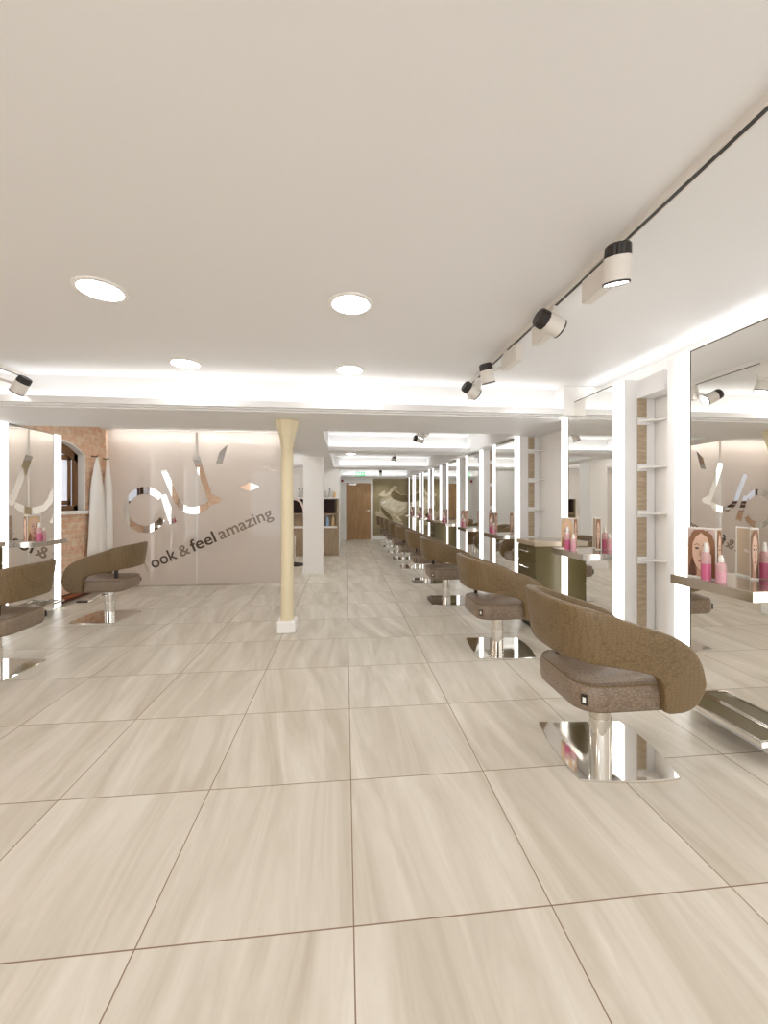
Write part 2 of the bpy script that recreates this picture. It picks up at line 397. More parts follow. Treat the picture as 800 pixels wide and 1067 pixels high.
# ------------------------------------------------------------------ cast iron column
col = empty('cast_iron_column', (-.63, 4.18, 0), 'slender cream cast iron column with flared capital on a square white plinth', 'column')
MB().box(-.095, .095, -.09, .09, 0, .125, .012).build('plinth', M['white'], col)
def octa(r, z, n=8): return [(r*math.cos(PI/n+2*PI*i/n), r*math.sin(PI/n+2*PI*i/n), z) for i in range(n)]
MB().lathe([(.072, .125), (.066, .16), (.062, 1.2), (.060, 1.92)], n=28).build('shaft', M['cream_iron'], col, smooth=True)
MB().loft([octa(.066, 1.90), octa(.068, 1.93), octa(.082, 2.02), octa(.110, 2.12), octa(.128, 2.185), octa(.120, ZS)]).build('capital', M['cream_iron'], col)

# ------------------------------------------------------------------ ceiling lights
def downlight(x, y, lab):
    t = empty('downlight', (x, y, ZC), lab, 'ceiling light', group='round recessed downlights')
    MB().lathe([(.106, 0), (.126, 0), (.126, -.006), (.106, -.010), (.106, 0)], n=40).build('trim_ring', M['white'], t, smooth=True)
    MB().lathe([(.107, -.002), (.107, -.005)], n=40).build('diffuser', M['down'], t)
    return t
downlight(-1.33, 2.24, 'round recessed ceiling downlight nearest the upper left of the room')
downlight(.005, 2.26, 'round recessed ceiling downlight nearest the viewer over the centre aisle')
downlight(-1.335, 3.37, 'round recessed downlight left of centre close to the beam cove')
downlight(.012, 3.39, 'round recessed downlight over the centre aisle close to the beam cove')
for i, (x, y) in enumerate(((-2.64, -.1), (-1.33, -.1), (.005, -.1), (1.3, -.1), (-2.64, -1.4), (-1.33, -1.4), (.005, -1.4), (1.3, -1.4))):  # out-of-view lamps added as fill for the near room
    downlight(x, y, 'added recessed downlight in the %s row behind the viewer, %s' % (('first', 'second')[i//4], ('far left', 'left', 'centre', 'right')[i % 4]))
downlight(.10, 9.35, 'small looking recessed downlight in the second bay beyond the beam')
for i, (x, y) in enumerate(((-3.1, 6.98), (-2.2, 6.98), (-1.3, 6.98), (-3.1, 8.9), (-2.2, 8.9), (-1.3, 8.9))):  # unseen lamps added to light the frosted glass from behind
    downlight(x, y, 'added recessed downlight over the wash area behind the frosted glass, %s row, %s' % (('front', 'rear')[i//3], ('left', 'middle', 'right')[i % 3]))
for i, x in enumerate((-3.0, -1.9)):  # hidden by the beam, added to brighten the left side
    downlight(x, 5.45, 'added recessed downlight in the ceiling tray before the frosted glass, %s one' % ('left', 'right')[i])
for i, y in enumerate((5.6, 7.6, 11.2, 12.6)):  # unseen lamps added to brighten the far bays
    downlight(.45, y, 'added recessed downlight in the ceiling bays over the aisle, number %s from the beam' % ('one', 'two', 'four', 'five')[i])
def track(x, y0, y1, lab):
    t = empty('lighting_track', (x, (y0+y1)/2, ZC), lab, 'lighting track')
    hl = (y1-y0)/2
    MB().box(-.018, .018, -hl, hl, -.03, 0).build('rail', M['spot_white'], t)
    MB().box(-.007, .007, -hl+.01, hl-.01, -.033, -.029).build('groove', M['black'], t)
track(1.155, .3, 3.72, 'long white lighting track with black groove on the ceiling at right')
track(-2.87, .8, 3.78, 'white lighting track on the ceiling at far left')
for i, (y0, y1) in enumerate(((4.9, 6.45), (7.1, 9.8), (10.7, 13.5))):
    track(1.155, y0, y1, ['short lighting track in the ceiling bay just beyond the beam', 'lighting track in the second ceiling bay beyond the beam', 'lighting track in the furthest ceiling bay by the back wall'][i])
GL = 'track spotlights'
def spot(x, y, d, box, lab, s=1.0, dx=.0, dz=.135, watts=0):
    """box: +1 gear box beyond the head, -1 nearer than the head; d: aim"""
    t = empty('track_spotlight', (x, y, ZC-.033), lab, 'spotlight', group=GL)
    zb = -.02
    MB().box(-.028, .028, min(0, box*.24)+.03*box, max(0, box*.24)+.03*box, zb-.115, zb-.005, .004).build('gear_box', M['spot_white'], t)
    MB().box(-.014, .014, -.03+box*.06, .03+box*.06, zb-.01, .004).build('track_adapter', M['spot_white'], t)
    a = Vector(d).normalized(); hc = Vector((dx, -box*.045, -dz))
    yk = MB(); sd = a.cross(Vector((0, 1, 0))).normalized()
    yk.tube([(0, box*.04, zb-.06), (0, -box*.0, zb-.07), hc], .010); yk.build('yoke', M['spot_white'], t)
    r = .050*s
    hs = MB()
    n = 36; rings = []
    u = a.orthogonal().normalized(); w2 = a.cross(u)
    for hh, f in ((-.078*s, .80), (-.070*s, .96), (-.028*s, 1.0)):
        rings.append([hc+a*hh+(u*math.cos(2*PI*i/n)+w2*math.sin(2*PI*i/n))*r*f*(1 if i % 3 else .93) for i in range(n)])
    hs.loft(rings); hs.build('heat_sink', M['black'], t)
    MB().lathe([(r, -.028*s), (r*1.02, -.026*s), (r*1.02, .066*s), (r*.93, .066*s), (r*.90, .05*s)], hc, a, 32).build('housing', M['spot_white'], t, smooth=True)
    MB().lathe([(r*1.03, .064*s), (r*1.03, .072*s), (r*.93, .072*s), (r*.93, .064*s)], hc, a, 32).build('bezel', M['black'], t, smooth=True)
    MB().lathe([(r*.93, .058*s), (r*.93, .066*s)], hc, a, 32).build('lens', M['lens'], t)
    if watts:
        sl = bpy.data.lights.new('spot_beam', 'SPOT'); sl.energy = watts; sl.spot_size = math.radians(75); sl.spot_blend = .8; sl.color = LED; sl.shadow_soft_size = .04
        so = bpy.data.objects.new('spot_beam', sl); C.objects.link(so); so.parent = t
        so.location = hc+a*(.09*s); so.rotation_euler = a.to_track_quat('-Z', 'Y').to_euler()
    return t
spot(1.155, 1.552, (.12, .25, -1), 1, 'white track spotlight with black finned back nearest the viewer at top right', dx=-.072, watts=14)
spot(1.155, 2.076, (1, .15, -.38), 1, 'second track spotlight from the viewer, aimed sideways at the right wall', dx=-.08, watts=22)
spot(1.155, 2.845, (.25, .15, -1), -1, 'third track spotlight from the viewer, with its gear box in front', dx=-.11, watts=14)
spot(1.155, 3.373, (1, .25, -.55), 1, 'fourth track spotlight from the viewer, small, beside the beam cove', dx=-.09, watts=22)
spot(-2.87, 3.51, (-.62, .1, -.9), -1, 'track spotlight at far left above the beam edge', dx=.15, watts=18)
spot(-2.87, 2.75, (-.5, .1, -1), -1, 'track spotlight on the left track outside the left edge', dx=.1, watts=18)
spot(1.155, 5.55, (-.45, .1, -1), 1, 'left spotlight of the pair in the first bay beyond the beam', dx=-.09, watts=14)
spot(1.155, 6.05, (1, .1, -.25), 1, 'right spotlight of the pair in the first bay beyond the beam', dx=-.05, watts=14)
spot(1.155, 9.2, (-.3, -.6, -.8), 1, 'track spotlight in the second bay beyond the beam', dx=-.06, watts=14)
spot(1.155, 13.2, (.1, .5, -.7), 1, 'furthest track spotlight just before the mural wall', watts=14)
ex = empty('exit_sign', (.457, 12.8, 2.185), 'small green lit exit sign hanging from the ceiling before the oak door', 'exit sign')
MB().box(-.15, .15, -.015, .015, 0, .125, .004).build('sign_box', M['exit_green'], ex)
xs = MB()
xs.prism([(-.11, -.018, .03), (-.05, -.018, .03), (-.05, -.018, .095), (-.11, -.018, .095)], (0, .002, 0))
xs.lathe([(.010, 0), (.010, .002)], (.0, -.018, .094), (0, 1, 0), 12)
xs.prism([(-.02, -.018, .03), (-.008, -.018, .03), (.004, -.018, .055), (.018, -.018, .035), (.026, -.018, .04), (.012, -.018, .07), (.012, -.018, .085), (-.012, -.018, .08), (-.024, -.018, .06)], (0, .002, 0))
xs.prism([(.05, -.018, .055), (.09, -.018, .055), (.09, -.018, .04), (.12, -.018, .063), (.09, -.018, .086), (.09, -.018, .071), (.05, -.018, .071)], (0, .002, 0))
xs.build('pictogram', M['exit_white'], ex)
MB().tube([(-.1, 0, .124), (-.1, 0, ZC-2.185)], .004).tube([(.1, 0, .124), (.1, 0, ZC-2.185)], .004).build('hanger', M['satin'], ex)

# ------------------------------------------------------------------ frosted glass partition
GY = 6.57
gp = empty('glass_partition', (-2.4, GY, 0), 'full height frosted glass partition with slanted lettering and logo', 'glass partition')
def gl(v): return (v[0]+2.4, v[1]-GY, v[2])
jx = atY(205, 500, GY).x; rx = atY(294, 500, GY).x
MB().box(XL+.02+2.4, jx-.012+2.4, 0, .02, .02, ZC-.01).build('pane', M['frost'], gp)
MB().box(jx+.012+2.4, rx+2.4, 0, .02, .02, ZC-.01).build('pane', M['frost'], gp)
MB().box(jx-.012+2.4, jx+.012+2.4, -.001, .018, .02, ZC-.01).build('joint_strip', mat('clear_joint', srgb(244, 240, 232), .2), gp)
MB().box(XL+.02+2.4, rx+2.4, -.006, .026, 0, .022).build('floor_channel', M['satin'], gp)
MB().box(rx+2.4, rx+.012+2.4, -.003, .023, 0, ZC-.01).build('edge_profile', M['frame_dark'], gp)
def decal(name, pts, m, dy=.004):
    b = MB(); q = [gl(atY(u, v, GY-dy)) for u, v in pts]
    b.prism(q, (0, .003, 0)); return b.build(name, m, gp)
def px(l): return [(100+x/4, 430+y/4) for x, y in l]
ring_o = [(205+92*math.cos(a), 405+96*math.sin(a)) for a in [math.radians(-38-10*i*.92) for i in range(33)]]
ring_i = [(204+70*math.cos(a), 405+66*math.sin(a)) for a in [math.radians(-38-10*i*.92) for i in range(33)]]
b = MB()
for i in range(32):
    q = [gl(atY(u, v, GY-.004)) for u, v in px([ring_o[i], ring_o[i+1], ring_i[i+1], ring_i[i]])]
    b.prism(q, (0, .003, 0))
b.build('logo_letter', M['logo'], gp)
decal('logo_letter', px([(268, 345), (292, 340), (336, 455), (306, 466)]), M['logo'], .006)
us = [(270, 240), (293, 236), (338, 345)]
cur_o = [(400+108*math.cos(a)*1.0, 345+78*math.sin(a)) for a in [math.radians(160-5*i) for i in range(26)]]
b = MB()
outer = [(270, 242), (316, 350)] + [(330, 380), (350, 404), (380, 420), (410, 424), (440, 418), (462, 404), (474, 390)]
inner = [(293, 236), (338, 342)] + [(346, 362), (362, 382), (384, 392), (408, 394), (434, 388), (456, 378), (470, 368)]
for i in range(len(outer)-1):
    b.prism([gl(atY(u, v, GY-.004)) for u, v in px([outer[i], outer[i+1], inner[i+1], inner[i]])], (0, .003, 0))
b.build('logo_letter', M['logo'], gp)
decal('logo_letter', px([(402, 190), (430, 183), (483, 340), (521, 358), (518, 374), (478, 388), (462, 352)]), M['logo'], .005)
decal('logo_letter', px([(514, 165), (549, 132), (526, 214), (498, 218)]), M['logo'])
decal('logo_letter', px([(594, 311), (640, 291), (681, 308), (641, 327)]), M['logo'])
def text_decal(s, a, bpt, m, hscale, bold=.012):
    cu = bpy.data.curves.new('lettering', 'FONT'); cu.body = s; cu.size = 1; cu.extrude = .01; cu.offset = bold; cu.resolution_u = 3
    to = bpy.data.objects.new('lettering_curve', cu); C.objects.link(to)
    dg = bpy.context.evaluated_depsgraph_get(); dg.update()
    me = bpy.data.meshes.new_from_object(to.evaluated_get(dg)); bpy.data.objects.remove(to)
    xs_ = [v.co.x for v in me.vertices]; x0, x1 = min(xs_), max(xs_)
    A, B = atY(a[0], a[1], GY-.004), atY(bpt[0], bpt[1], GY-.004)
    ex_ = (B-A)/(x1-x0); up = Vector((-(B-A).z, 0, (B-A).x)).normalized()*hscale
    for v in me.vertices:
        x, y, z = v.co
        q = A+ex_*(x-x0)+up*y; q.y = GY-.004+z*.15
        v.co = Vector(gl(q))
    me.materials.clear(); me.materials.append(m)
    o = bpy.data.objects.new('lettering', me); C.objects.link(o); o.parent = gp
    return o
text_decal('l', (153.5, 595.5), (155.5, 594.6), M['letter_pale'], .27)
text_decal('ook', (159.5, 592.6), (185.5, 581.4), M['letter'], .27)
text_decal('&', (188.5, 580.6), (199, 576), M['letter_mid'], .25)
text_decal('feel', (200.8, 575), (226, 564.2), M['letter'], .27)
text_decal('amazing', (230, 562.3), (285, 538.6), M['letter_mid'], .27)

# ------------------------------------------------------------------ salon chair (faces +x, base at the origin)
def rr(hx, hy, r, z, n=7, ox=0, oy=0):
    out = []
    for cx_, cy_, a0 in ((hx-r, hy-r, 0), (-hx+r, hy-r, 90), (-hx+r, -hy+r, 180), (hx-r, -hy+r, 270)):
        for i in range(n):
            a = math.radians(a0+90*i/(n-1)); out.append((ox+cx_+r*math.cos(a), oy+cy_+r*math.sin(a), z))
    return out
def lerp_tab(tab, x):
    if x <= tab[0][0]: return tab[0][1]
    for (a, va), (b_, vb) in zip(tab, tab[1:]):
        if x <= b_:
            t = (x-a)/(b_-a); return va+(vb-va)*t
    return tab[-1][1]
TOP = [(-.37, .872), (-.30, .860), (-.20, .832), (-.10, .798), (0, .764), (.08, .738), (.15, .712), (.20, .688), (.24, .660), (.275, .622), (.30, .580), (.316, .53), (.325, .475)]
BOT = [(-.37, .592), (-.30, .590), (-.20, .580), (-.10, .564), (-.02, .548), (.05, .530), (.085, .508), (.104, .478), (.110, .43), (.114, .38), (.122, .345), (.14, .335), (.21, .336), (.255, .350), (.29, .378), (.313, .420), (.325, .465)]
def chair(loc, rz, lab, lever=False):
    t = empty('salon_chair', loc, lab, 'salon chair', rz, 'taupe salon chairs')
    # base plate: straight front and rear edges along x, bowed ends
    def plate(z, k):
        pts = []
        n = 12
        for i in range(n+1):
            v = i/n; pts.append(((.222+.048*v+.035*4*v*(1-v))*k, (-.245+.49*v)*k, z))
        for i in range(1, n):
            v = i/n; pts.append(((.270-.495*v)*k, (.245+.045*v)*k, z))
        for i in range(n+1):
            v = i/n; pts.append((-(.225+.045*v+.022*4*v*(1-v))*k, (.290-.495*v)*k, z))
        for i in range(1, n):
            v = i/n; pts.append(((-.270+.492*v)*k, (-.205-.04*v-.02*4*v*(1-v))*k, z))
        return pts
    MB().loft([plate(0, 1), plate(.008, 1), plate(.011, .985)]).build('base_plate', M['steel'], t)
    MB().loft([rr(.055, .05, .049, .011, 8, -.025), rr(.055, .05, .049, .19, 8, -.025)]).build('pump_column', M['steel'], t, smooth=True)
    MB().loft([rr(.051, .046, .045, .19, 8, -.025), rr(.051, .046, .045, .33, 8, -.025)]).build('upper_column', M['satin'], t, smooth=True)
    if lever:
        lv = MB(); lv.tube([(.05, .02, .265), (.09, 0, .262), (.13, .03, .225), (.16, .04, .198), (.20, .04, .195)], .010)
        lv.tube([(-.075, .02, .262), (.0, .052, .268), (.05, .02, .265)], .012)
        lo = lv.build('pump_lever', M['steel'], t, smooth=True)
        MB().box(.19, .31, .018, .062, .185, .205, .006).build('foot_pad', M['black'], lo)
    # seat cushion
    sx, sy, ox = .285, .245, .0
    MB().loft([rr(sx-.03, sy-.03, .10, .332, 8, ox), rr(sx-.008, sy-.008, .11, .340, 8, ox), rr(sx, sy, .115, .365, 8, ox), rr(sx, sy, .115, .435, 8, ox),
               rr(sx-.006, sy-.006, .112, .458, 8, ox), rr(sx-.026, sy-.026, .10, .474, 8, ox), rr(sx-.10, sy-.10, .07, .486, 8, ox), rr(.05, .04, .03, .490, 8, ox)]).build('seat', M['leather_seat'], t, smooth='all')
    pr_ = rr(sx-.012, sy-.012, .11, .464, 8, ox); MB().tube(pr_+[pr_[0], pr_[1]], .005, 6).build('piping', M['leather'], t, smooth='all')
    tg = MB().box(-.032, -.022, -.215, -.19, .375, .425)
    tg = MB().box(-.010, 0, -.013, .013, -.024, .024).build('brand_tag', [M['black']], t)
    tg.location = (-.252, -.214, .40); tg.rotation_euler = (0, 0, math.radians(48))
    lg = MB(); lg.box(-.0115, -.0095, -.007, .007, -.013, .013); lg.build('tag_print', M['cap'], tg)
    # wrap-round back and arms: one upholstered band
    plan = []           # half plan from rear centre to arm tip, outer line
    nA = 26
    for i in range(nA+1):
        a = PI/2*i/nA; e = .72
        plan.append((-.10-.255*abs(math.cos(a))**e, -.292*abs(math.sin(a))**e))
    for x in (-.06, -.02, .015, .045, .065, .08, .09, .098, .104, .108, .111, .114, .118, .123, .132, .145, .165, .19, .215, .238, .258, .275, .29, .302, .311, .318, .323):
        plan.append((x, -.292+.0*x-.02*max(0, x-.1)*-1))
    half = plan; full = [(x, -y) for x, y in reversed(half[1:])]+half
    cxs, NS = [], 24
    rings = []
    for i, (x, y) in enumerate(full):
        a = full[max(i-1, 0)]; b_ = full[min(i+1, len(full)-1)]
        tv = Vector((b_[0]-a[0], b_[1]-a[1], 0)).normalized()
        nrm = Vector((-tv.y, tv.x, 0))
        if nrm.dot(Vector((x+.0001 if x < -.1 else 0, y, 0))) < 0: nrm = -nrm
        zt, zb = lerp_tab(TOP, x), lerp_tab(BOT, x)
        th = .052 if x < .2 else .052-.022*min(1, (x-.2)/.125)
        th = min(th, (zt-zb)*.9+.006)
        lean = .09*max(0, min(1, (-x+.05)/.35))+.04
        hz, ht = (zt-zb)/2, th/2; zm = (zt+zb)/2
        ring = []
        for k_ in range(NS):
            ang = 2*PI*k_/NS; ca, sa = math.cos(ang), math.sin(ang)
            # rounded slab cross-section
            pw = .28; wx = math.copysign(abs(ca)**pw, ca)*ht
            rad = min(ht, hz); zz = math.copysign(abs(sa)**.55, sa)
            zz = zz*hz if True else 0
            z = zm+zz
            off = lean*(z-.62)
            pnt = Vector((x, y, z))+nrm*(wx-ht+off)
            ring.append(pnt)
        rings.append(ring)
    MB().loft(rings).build('wrap_back', M['leather'], t, smooth='all')
    MB().box(-.19, -.16, .135, .17, .47, .585, .004).build('back_bracket', M['black'], t)
    return t
RC = [(1.372, 2.00, 'nearest salon chair on the right, cut closest to the viewer, taupe crocodile leather'),
      (1.385, 3.48, 'second salon chair from the viewer in the right hand row'),
      (1.365, 5.23, 'third salon chair from the viewer in the right hand row'),
      (1.37, 6.55, 'fourth salon chair from the viewer in the right hand row'),
      (1.37, 7.98, 'fifth salon chair from the viewer in the right hand row'),
      (1.37, 9.25, 'sixth salon chair, fourth from the far end of the right hand row'),
      (1.37, 10.50, 'third salon chair from the far end of the right hand row'),
      (1.37, 11.75, 'second salon chair from the far end of the right hand row'),
      (1.37, 12.90, 'last salon chair at the far end of the row, in front of the mural')]
ch0 = chair((RC[0][0], RC[0][1], 0), 0, RC[0][2])
for x, y, lab in RC[1:]: dup(ch0, (x, y, 0), 0, lab)
chl = chair((-2.80, 4.90, 0), PI, 'salon chair on the left in front of the frosted glass, facing the brick wall', True)
dup(chl, (-2.83, 3.40, 0), PI, 'salon chair cut off by the left edge of the picture')

# ------------------------------------------------------------------ mirror stations (local: wall on +x, mirror plane at x=0, y along the room)
def station(loc, rz, lab, nl, nr, zt, dep=.279, ext=0):
    """nl: width of the lit edge on local -y, nr on +y; box runs back to the wall"""
    t = empty('mirror_station', loc, lab, 'mirror station', rz, 'lit mirror stations')
    hw = .33
    MB().box(.012, dep, -hw-nl, hw+nr+ext, 0, zt).build('carcass', M['gloss_white'], t)
    MB().box(.0, .012, -hw, hw, .03, zt-.012).build('mirror', M['mirror'], t)
    b = MB(); b.box(-.003, .013, -hw-.004, -hw, .02, zt-.004); b.box(-.003, .013, hw, hw+.004, .02, zt-.004); b.box(-.003, .013, -hw, hw, zt-.012, zt-.006)
    b.build('mirror_edge', M['frame_dark'], t)
    MB().box(-.004, .012, -hw-nl, -hw-.004, .02, zt-.004).build('lit_panel', M['strip'], t)
    MB().box(-.004, .012, hw+.004, hw+nr, .02, zt-.004).build('lit_panel', M['strip'], t)
    MB().box(-.215, 0, -.25, .25, .845, .90, .002).build('shelf', M['satin'], t)
    f = MB(); f.box(-.175, -.155, -.26, .26, .125, .15); f.box(-.155, 0, -.26, -.24, .125, .15); f.box(-.155, 0, .24, .26, .125, .15); f.box(-.02, 0, -.24, .24, .125, .15)
    fo = f.build('footrest', M['steel'], t)
    MB().box(-.155, -.02, -.24, .24, .13, .143).build('tread', M['bronze'], fo)
    return t
ord_ = ['nearest', 'second', 'third', 'fourth', 'fifth', 'sixth', 'seventh', 'eighth', 'ninth']
SY = [2.02, 3.43, 5.35, 6.72, 8.06, 9.50, 10.80, 12.09, 13.27]
s0 = station((XM, SY[0], 0), 0, 'nearest mirror station on the right, cut by the picture edge, lit white edges', .12, .12, 2.34, ext=.08)
sB = station((XM, SY[2], 0), 0, 'third mirror station on the right with lit white edges, just past the drawer cabinet', .13, .10, ZS)
station((XM, SY[1], 0), 0, 'second mirror station on the right with lit white edges, next to the drawer cabinet', .12, .12, 2.34)
for i in range(3, 9):
    dup(sB, (XM, SY[i], 0), 0, '%s mirror station on the right counting from the viewer, lit white edges' % ord_[i] if i < 8 else 'last mirror station on the right against the mural wall')
sL = station((XML, 4.945, 0), PI, 'left mirror station beside the brick window, lit white edges and chrome shelf', .13, .10, ZS, .125)
dup(sL, (XML, 3.40, 0), PI, 'left mirror station outside the left picture edge')

# shelf niches between the stations: oak side board with white corner shelves
def niche(y, lab, lint=False):
    t = empty('shelf_niche', (2.34, y, 0), lab, 'niche shelf', group='oak shelf niches between the mirrors')
    MB().box(0, .075, -.012, 0, .05, 2.19).build('oak_board', M['grey_oak'], t)
    if lint: MB().box(.0, .155, -.27, 0, 2.192, 2.338).build('lintel', M['gloss_white'], t)
    for z in (2.02, 1.645, 1.27, .895):
        s = MB().prism([(-.003, -.012, z-.02), (.16, -.012, z-.02), (.16, -.15, z-.02)], (0, 0, .012)).build('corner_shelf', M['white'], t)
        MB().box(-.006, .10, -.018, -.012, z-.045, z+.012).build('bracket', M['gloss_white'], s)
    return t
n0 = niche(2.98, 'oak niche with white corner shelves between the two nearest mirrors', True)
n1 = niche(4.89, 'oak niche with white corner shelves on the near side of the third mirror station')
for i, y in enumerate((4.89, 6.26, 7.60)):
    if i: dup(n1, (2.34, y, 0), 0, 'oak niche with white corner shelves on the near side of the %s mirror station' % ord_[i+2])

# ------------------------------------------------------------------ drawer cabinets
def cabinet(loc, rz, lab, dp=.54):
    t = empty('drawer_cabinet', loc, lab, 'cabinet', rz, 'dark bronze drawer cabinets')
    MB().box(.012, dp, -.20, .20, .06, .885).build('carcass', M['bronze'], t)
    MB().box(.04, dp, -.18, .18, 0, .06).build('plinth', M['black'], t)
    MB().box(-.01, dp+.015, -.215, .215, .885, .935, .003).build('top', M['taupe_top'], t)
    for z0, z1 in ((.715, .875), (.49, .705), (.07, .48)):
        d_ = MB().box(0, .014, -.195, .195, z0, z1, .002).build('drawer', M['bronze'], t)
        zz = z1-.055
        MB().tube([(0, -.08, zz), (-.03, -.08, zz), (-.03, .08, zz), (0, .08, zz)], .007, 8).build('handle', M['steel'], d_)
    MB().lathe([(.014, 0), (.014, .01)], (-.0, -.02, .85), (-1, 0, 0), 14).build('lock', M['steel'], t)
    return t
cab = cabinet((1.93, 4.10, 0), 0, 'dark bronze drawer cabinet between the second and third mirrors on the right')
dup(cab, (1.93, 8.72, 0), 0, 'small looking drawer cabinet between the fifth and sixth mirrors')
cabinet((-3.56, 4.24, 0), PI, 'dark drawer cabinet at the left picture edge', .20)

# ------------------------------------------------------------------ things on the shelves
def skin(n, a): return mat(n, a, .5)
P = {k_: mat('print_'+k_, srgb(*v), .35) for k_, v in dict(bg=(206, 184, 176), blonde=(226, 192, 146), brown=(150, 108, 78), dark=(96, 62, 44), skin=(232, 196, 174), shade=(206, 158, 134), lips=(190, 112, 106), eye=(74, 58, 52), dress=(238, 222, 218), tan=(190, 162, 132), white=(246, 240, 232)).items()}
PK = list(P)
def portrait(b, O, U, V, n, hair, variant):
    """flat printed face, drawn in fractions of the card"""
    lay = [0]
    def sh(key, pts):
        lay[0] += 1; b.mi = PK.index(key)
        if lay[0] > 1: pts = [(min(.96, max(.04, .5+(x-.5)*1.3)), min(.97, max(.03, .5+(y-.6)*1.3))) for x, y in pts]
        q = [O+U*x+V*y+n*(.0004*lay[0]) for x, y in pts]
        b.poly(q)
    def ell(cx_, cy_, rx_, ry_, k_=20, rot=0):
        return [(cx_+rx_*math.cos(2*PI*i/k_+rot), cy_+ry_*math.sin(2*PI*i/k_+rot)) for i in range(k_)]
    sh('bg' if variant != 2 else 'tan', [(.04, .03), (.96, .03), (.96, .97), (.04, .97)])
    sh(hair, [(.08, .08), (.05, .35), (.10, .60), (.16, .80), (.30, .94), (.55, .95), (.78, .88), (.90, .70), (.93, .45), (.88, .20), (.80, .05), (.15, .05)])
    sh('dark' if hair == 'brown' else 'brown', [(.14, .08), (.16, .30), (.24, .52), (.34, .42), (.36, .20), (.28, .06)])
    sh('dress', [(.22, .03), (.30, .20), (.45, .26), (.66, .26), (.82, .18), (.88, .03)])
    sh('shade', [(.38, .22), (.40, .42), (.66, .42), (.68, .24), (.54, .14)])
    sh('skin', [(.26, .66), (.27, .56), (.31, .46), (.38, .38), (.48, .34), (.58, .36), (.67, .44), (.72, .54), (.74, .66), (.72, .78), (.64, .87), (.50, .91), (.36, .88), (.28, .78)])
    sh(hair, [(.20, .55), (.26, .72), (.36, .84), (.50, .90), (.44, .95), (.24, .90), (.14, .70)])
    sh(hair, [(.50, .90), (.66, .84), (.74, .70), (.77, .52), (.86, .60), (.84, .80), (.66, .94)])
    for ex0 in (.39, .61):
        sh('eye', ell(ex0, .665, .055, .014)); sh('brown', [(ex0-.075, .70), (ex0, .725), (ex0+.075, .705), (ex0+.07, .715), (ex0, .738), (ex0-.075, .712)])
    sh('shade', [(.48, .66), (.45, .56), (.50, .545), (.56, .56), (.52, .58)])
    sh('lips', [(.41, .475), (.46, .49), (.50, .482), (.54, .49), (.60, .475), (.51, .452)])
    b.mi = 0
def card(loc, rz, lab, ha, hb, side=1):
    t = empty('display_card', loc, lab, 'display card', rz, 'folded portrait display cards')
    # fold nearest the aisle corner; panel A along +y, panel B along +x towards the mirror
    F = Vector((0, 0, 0)); A = Vector((-side*.03, .16, 0)); B = Vector((side*.045, .012, 0)); Hh = Vector((0, 0, .30))
    def panel(p0, p1, name, hair, var):
        dirv = (p1-p0); nn = Vector((dirv.y, -dirv.x, 0)).normalized()
        if nn.dot(Vector((-side, -1, 0))) < 0: nn = -nn
        b = MB(); b.loft([[p0, p1, p1-nn*.003, p0-nn*.003], [p0+Hh, p1+Hh, p1-nn*.003+Hh, p0-nn*.003+Hh]])
        o = b.build(name, M['cap'], t)
        b2 = MB()
        left, right = (p1, p0) if (var == 1) == (side > 0) else (p0, p1)
        portrait(b2, left+nn*.0004, right-left, Hh, nn, hair, var)
        b2.build('portrait', [P[k_] for k_ in PK], o)
        b3 = MB(); O = right-nn*.0034; U = left-right; b3.mi = 0
        b3.poly([O+U*x+Hh*y for x, y in ((.05, .04), (.95, .04), (.95, .97), (.05, .97))])
        b3.mi = 1; rnd = random.Random(3)
        if var == 1:
            for q in range(7):
                x = .10+q*.075
                b3.poly([O-nn*.0004+U*a_+Hh*c_ for a_, c_ in ((x, .50), (x+.05, .50+rnd.uniform(.03, .07)), (x+.062, .50+rnd.uniform(.02, .05)), (x+.016, .495))])
        b3.build('back_print', [P['tan'], P['white']], o)
        return o
    panel(F, A, 'front_panel', ha, 1); panel(F, B, 'side_panel', hb, 2)
    return t
def bottle(loc, lab, h, r, body):
    t = empty('spray_bottle', loc, lab, 'bottle', 0, 'pink bottles on the mirror shelves')
    b = MB().lathe([(r*.9, 0), (r, .004), (r, h*.62), (r*.96, h*.68), (r*.5, h*.76), (r*.42, h*.78)], n=20).build('body', M['pale_pink'], t, smooth=True)
    MB().lathe([(r*1.01, h*.03), (r*1.012, h*.035), (r*1.012, h*.44), (r*1.01, h*.45)], n=20).build('label_band', M['pink'] if body == 'pink' else M['rose'], t, smooth=True)
    MB().lathe([(r*.55, h*.76), (r*.55, h*.90), (r*.42, h*.91), (r*.40, h), (r*.30, h*1.005)], n=16).build('cap', M['cap'], t, smooth=True)
    return t
def on_shelf(side, ys, names, hair, i):
    zt = .9005
    if side > 0:
        c0 = card((XM-.135, ys+.02, zt), 0, 'folded portrait card on the shelf of %s' % names, *hair)
        pts = [(-.185, .035), (-.175, -.045)]
    else:
        c0 = card((XML+.12, ys-.24, zt), 0, 'folded portrait card on the shelf of %s' % names, *hair, side=-1)
        pts = [(-.185, .155), (-.18, .085)]
    for j, (dx, dy) in enumerate(pts):
        X = XM+dx if side > 0 else XML-dx
        h, r, bd = ((.215, .024, 'pink') if j == 0 else (.155, .024, 'pale_pink'))
        bottle((X, ys+dy*(1 if side > 0 else -1), zt), ('tall bright pink' if j == 0 else 'short pale pink')+' bottle with white cap on shelf of %s' % names, h, r, bd)
stn = ['the nearest right mirror', 'the second right mirror', 'the third right mirror', 'the fourth right mirror', 'the fifth right mirror', 'the sixth right mirror', 'the seventh right mirror', 'the eighth right mirror']
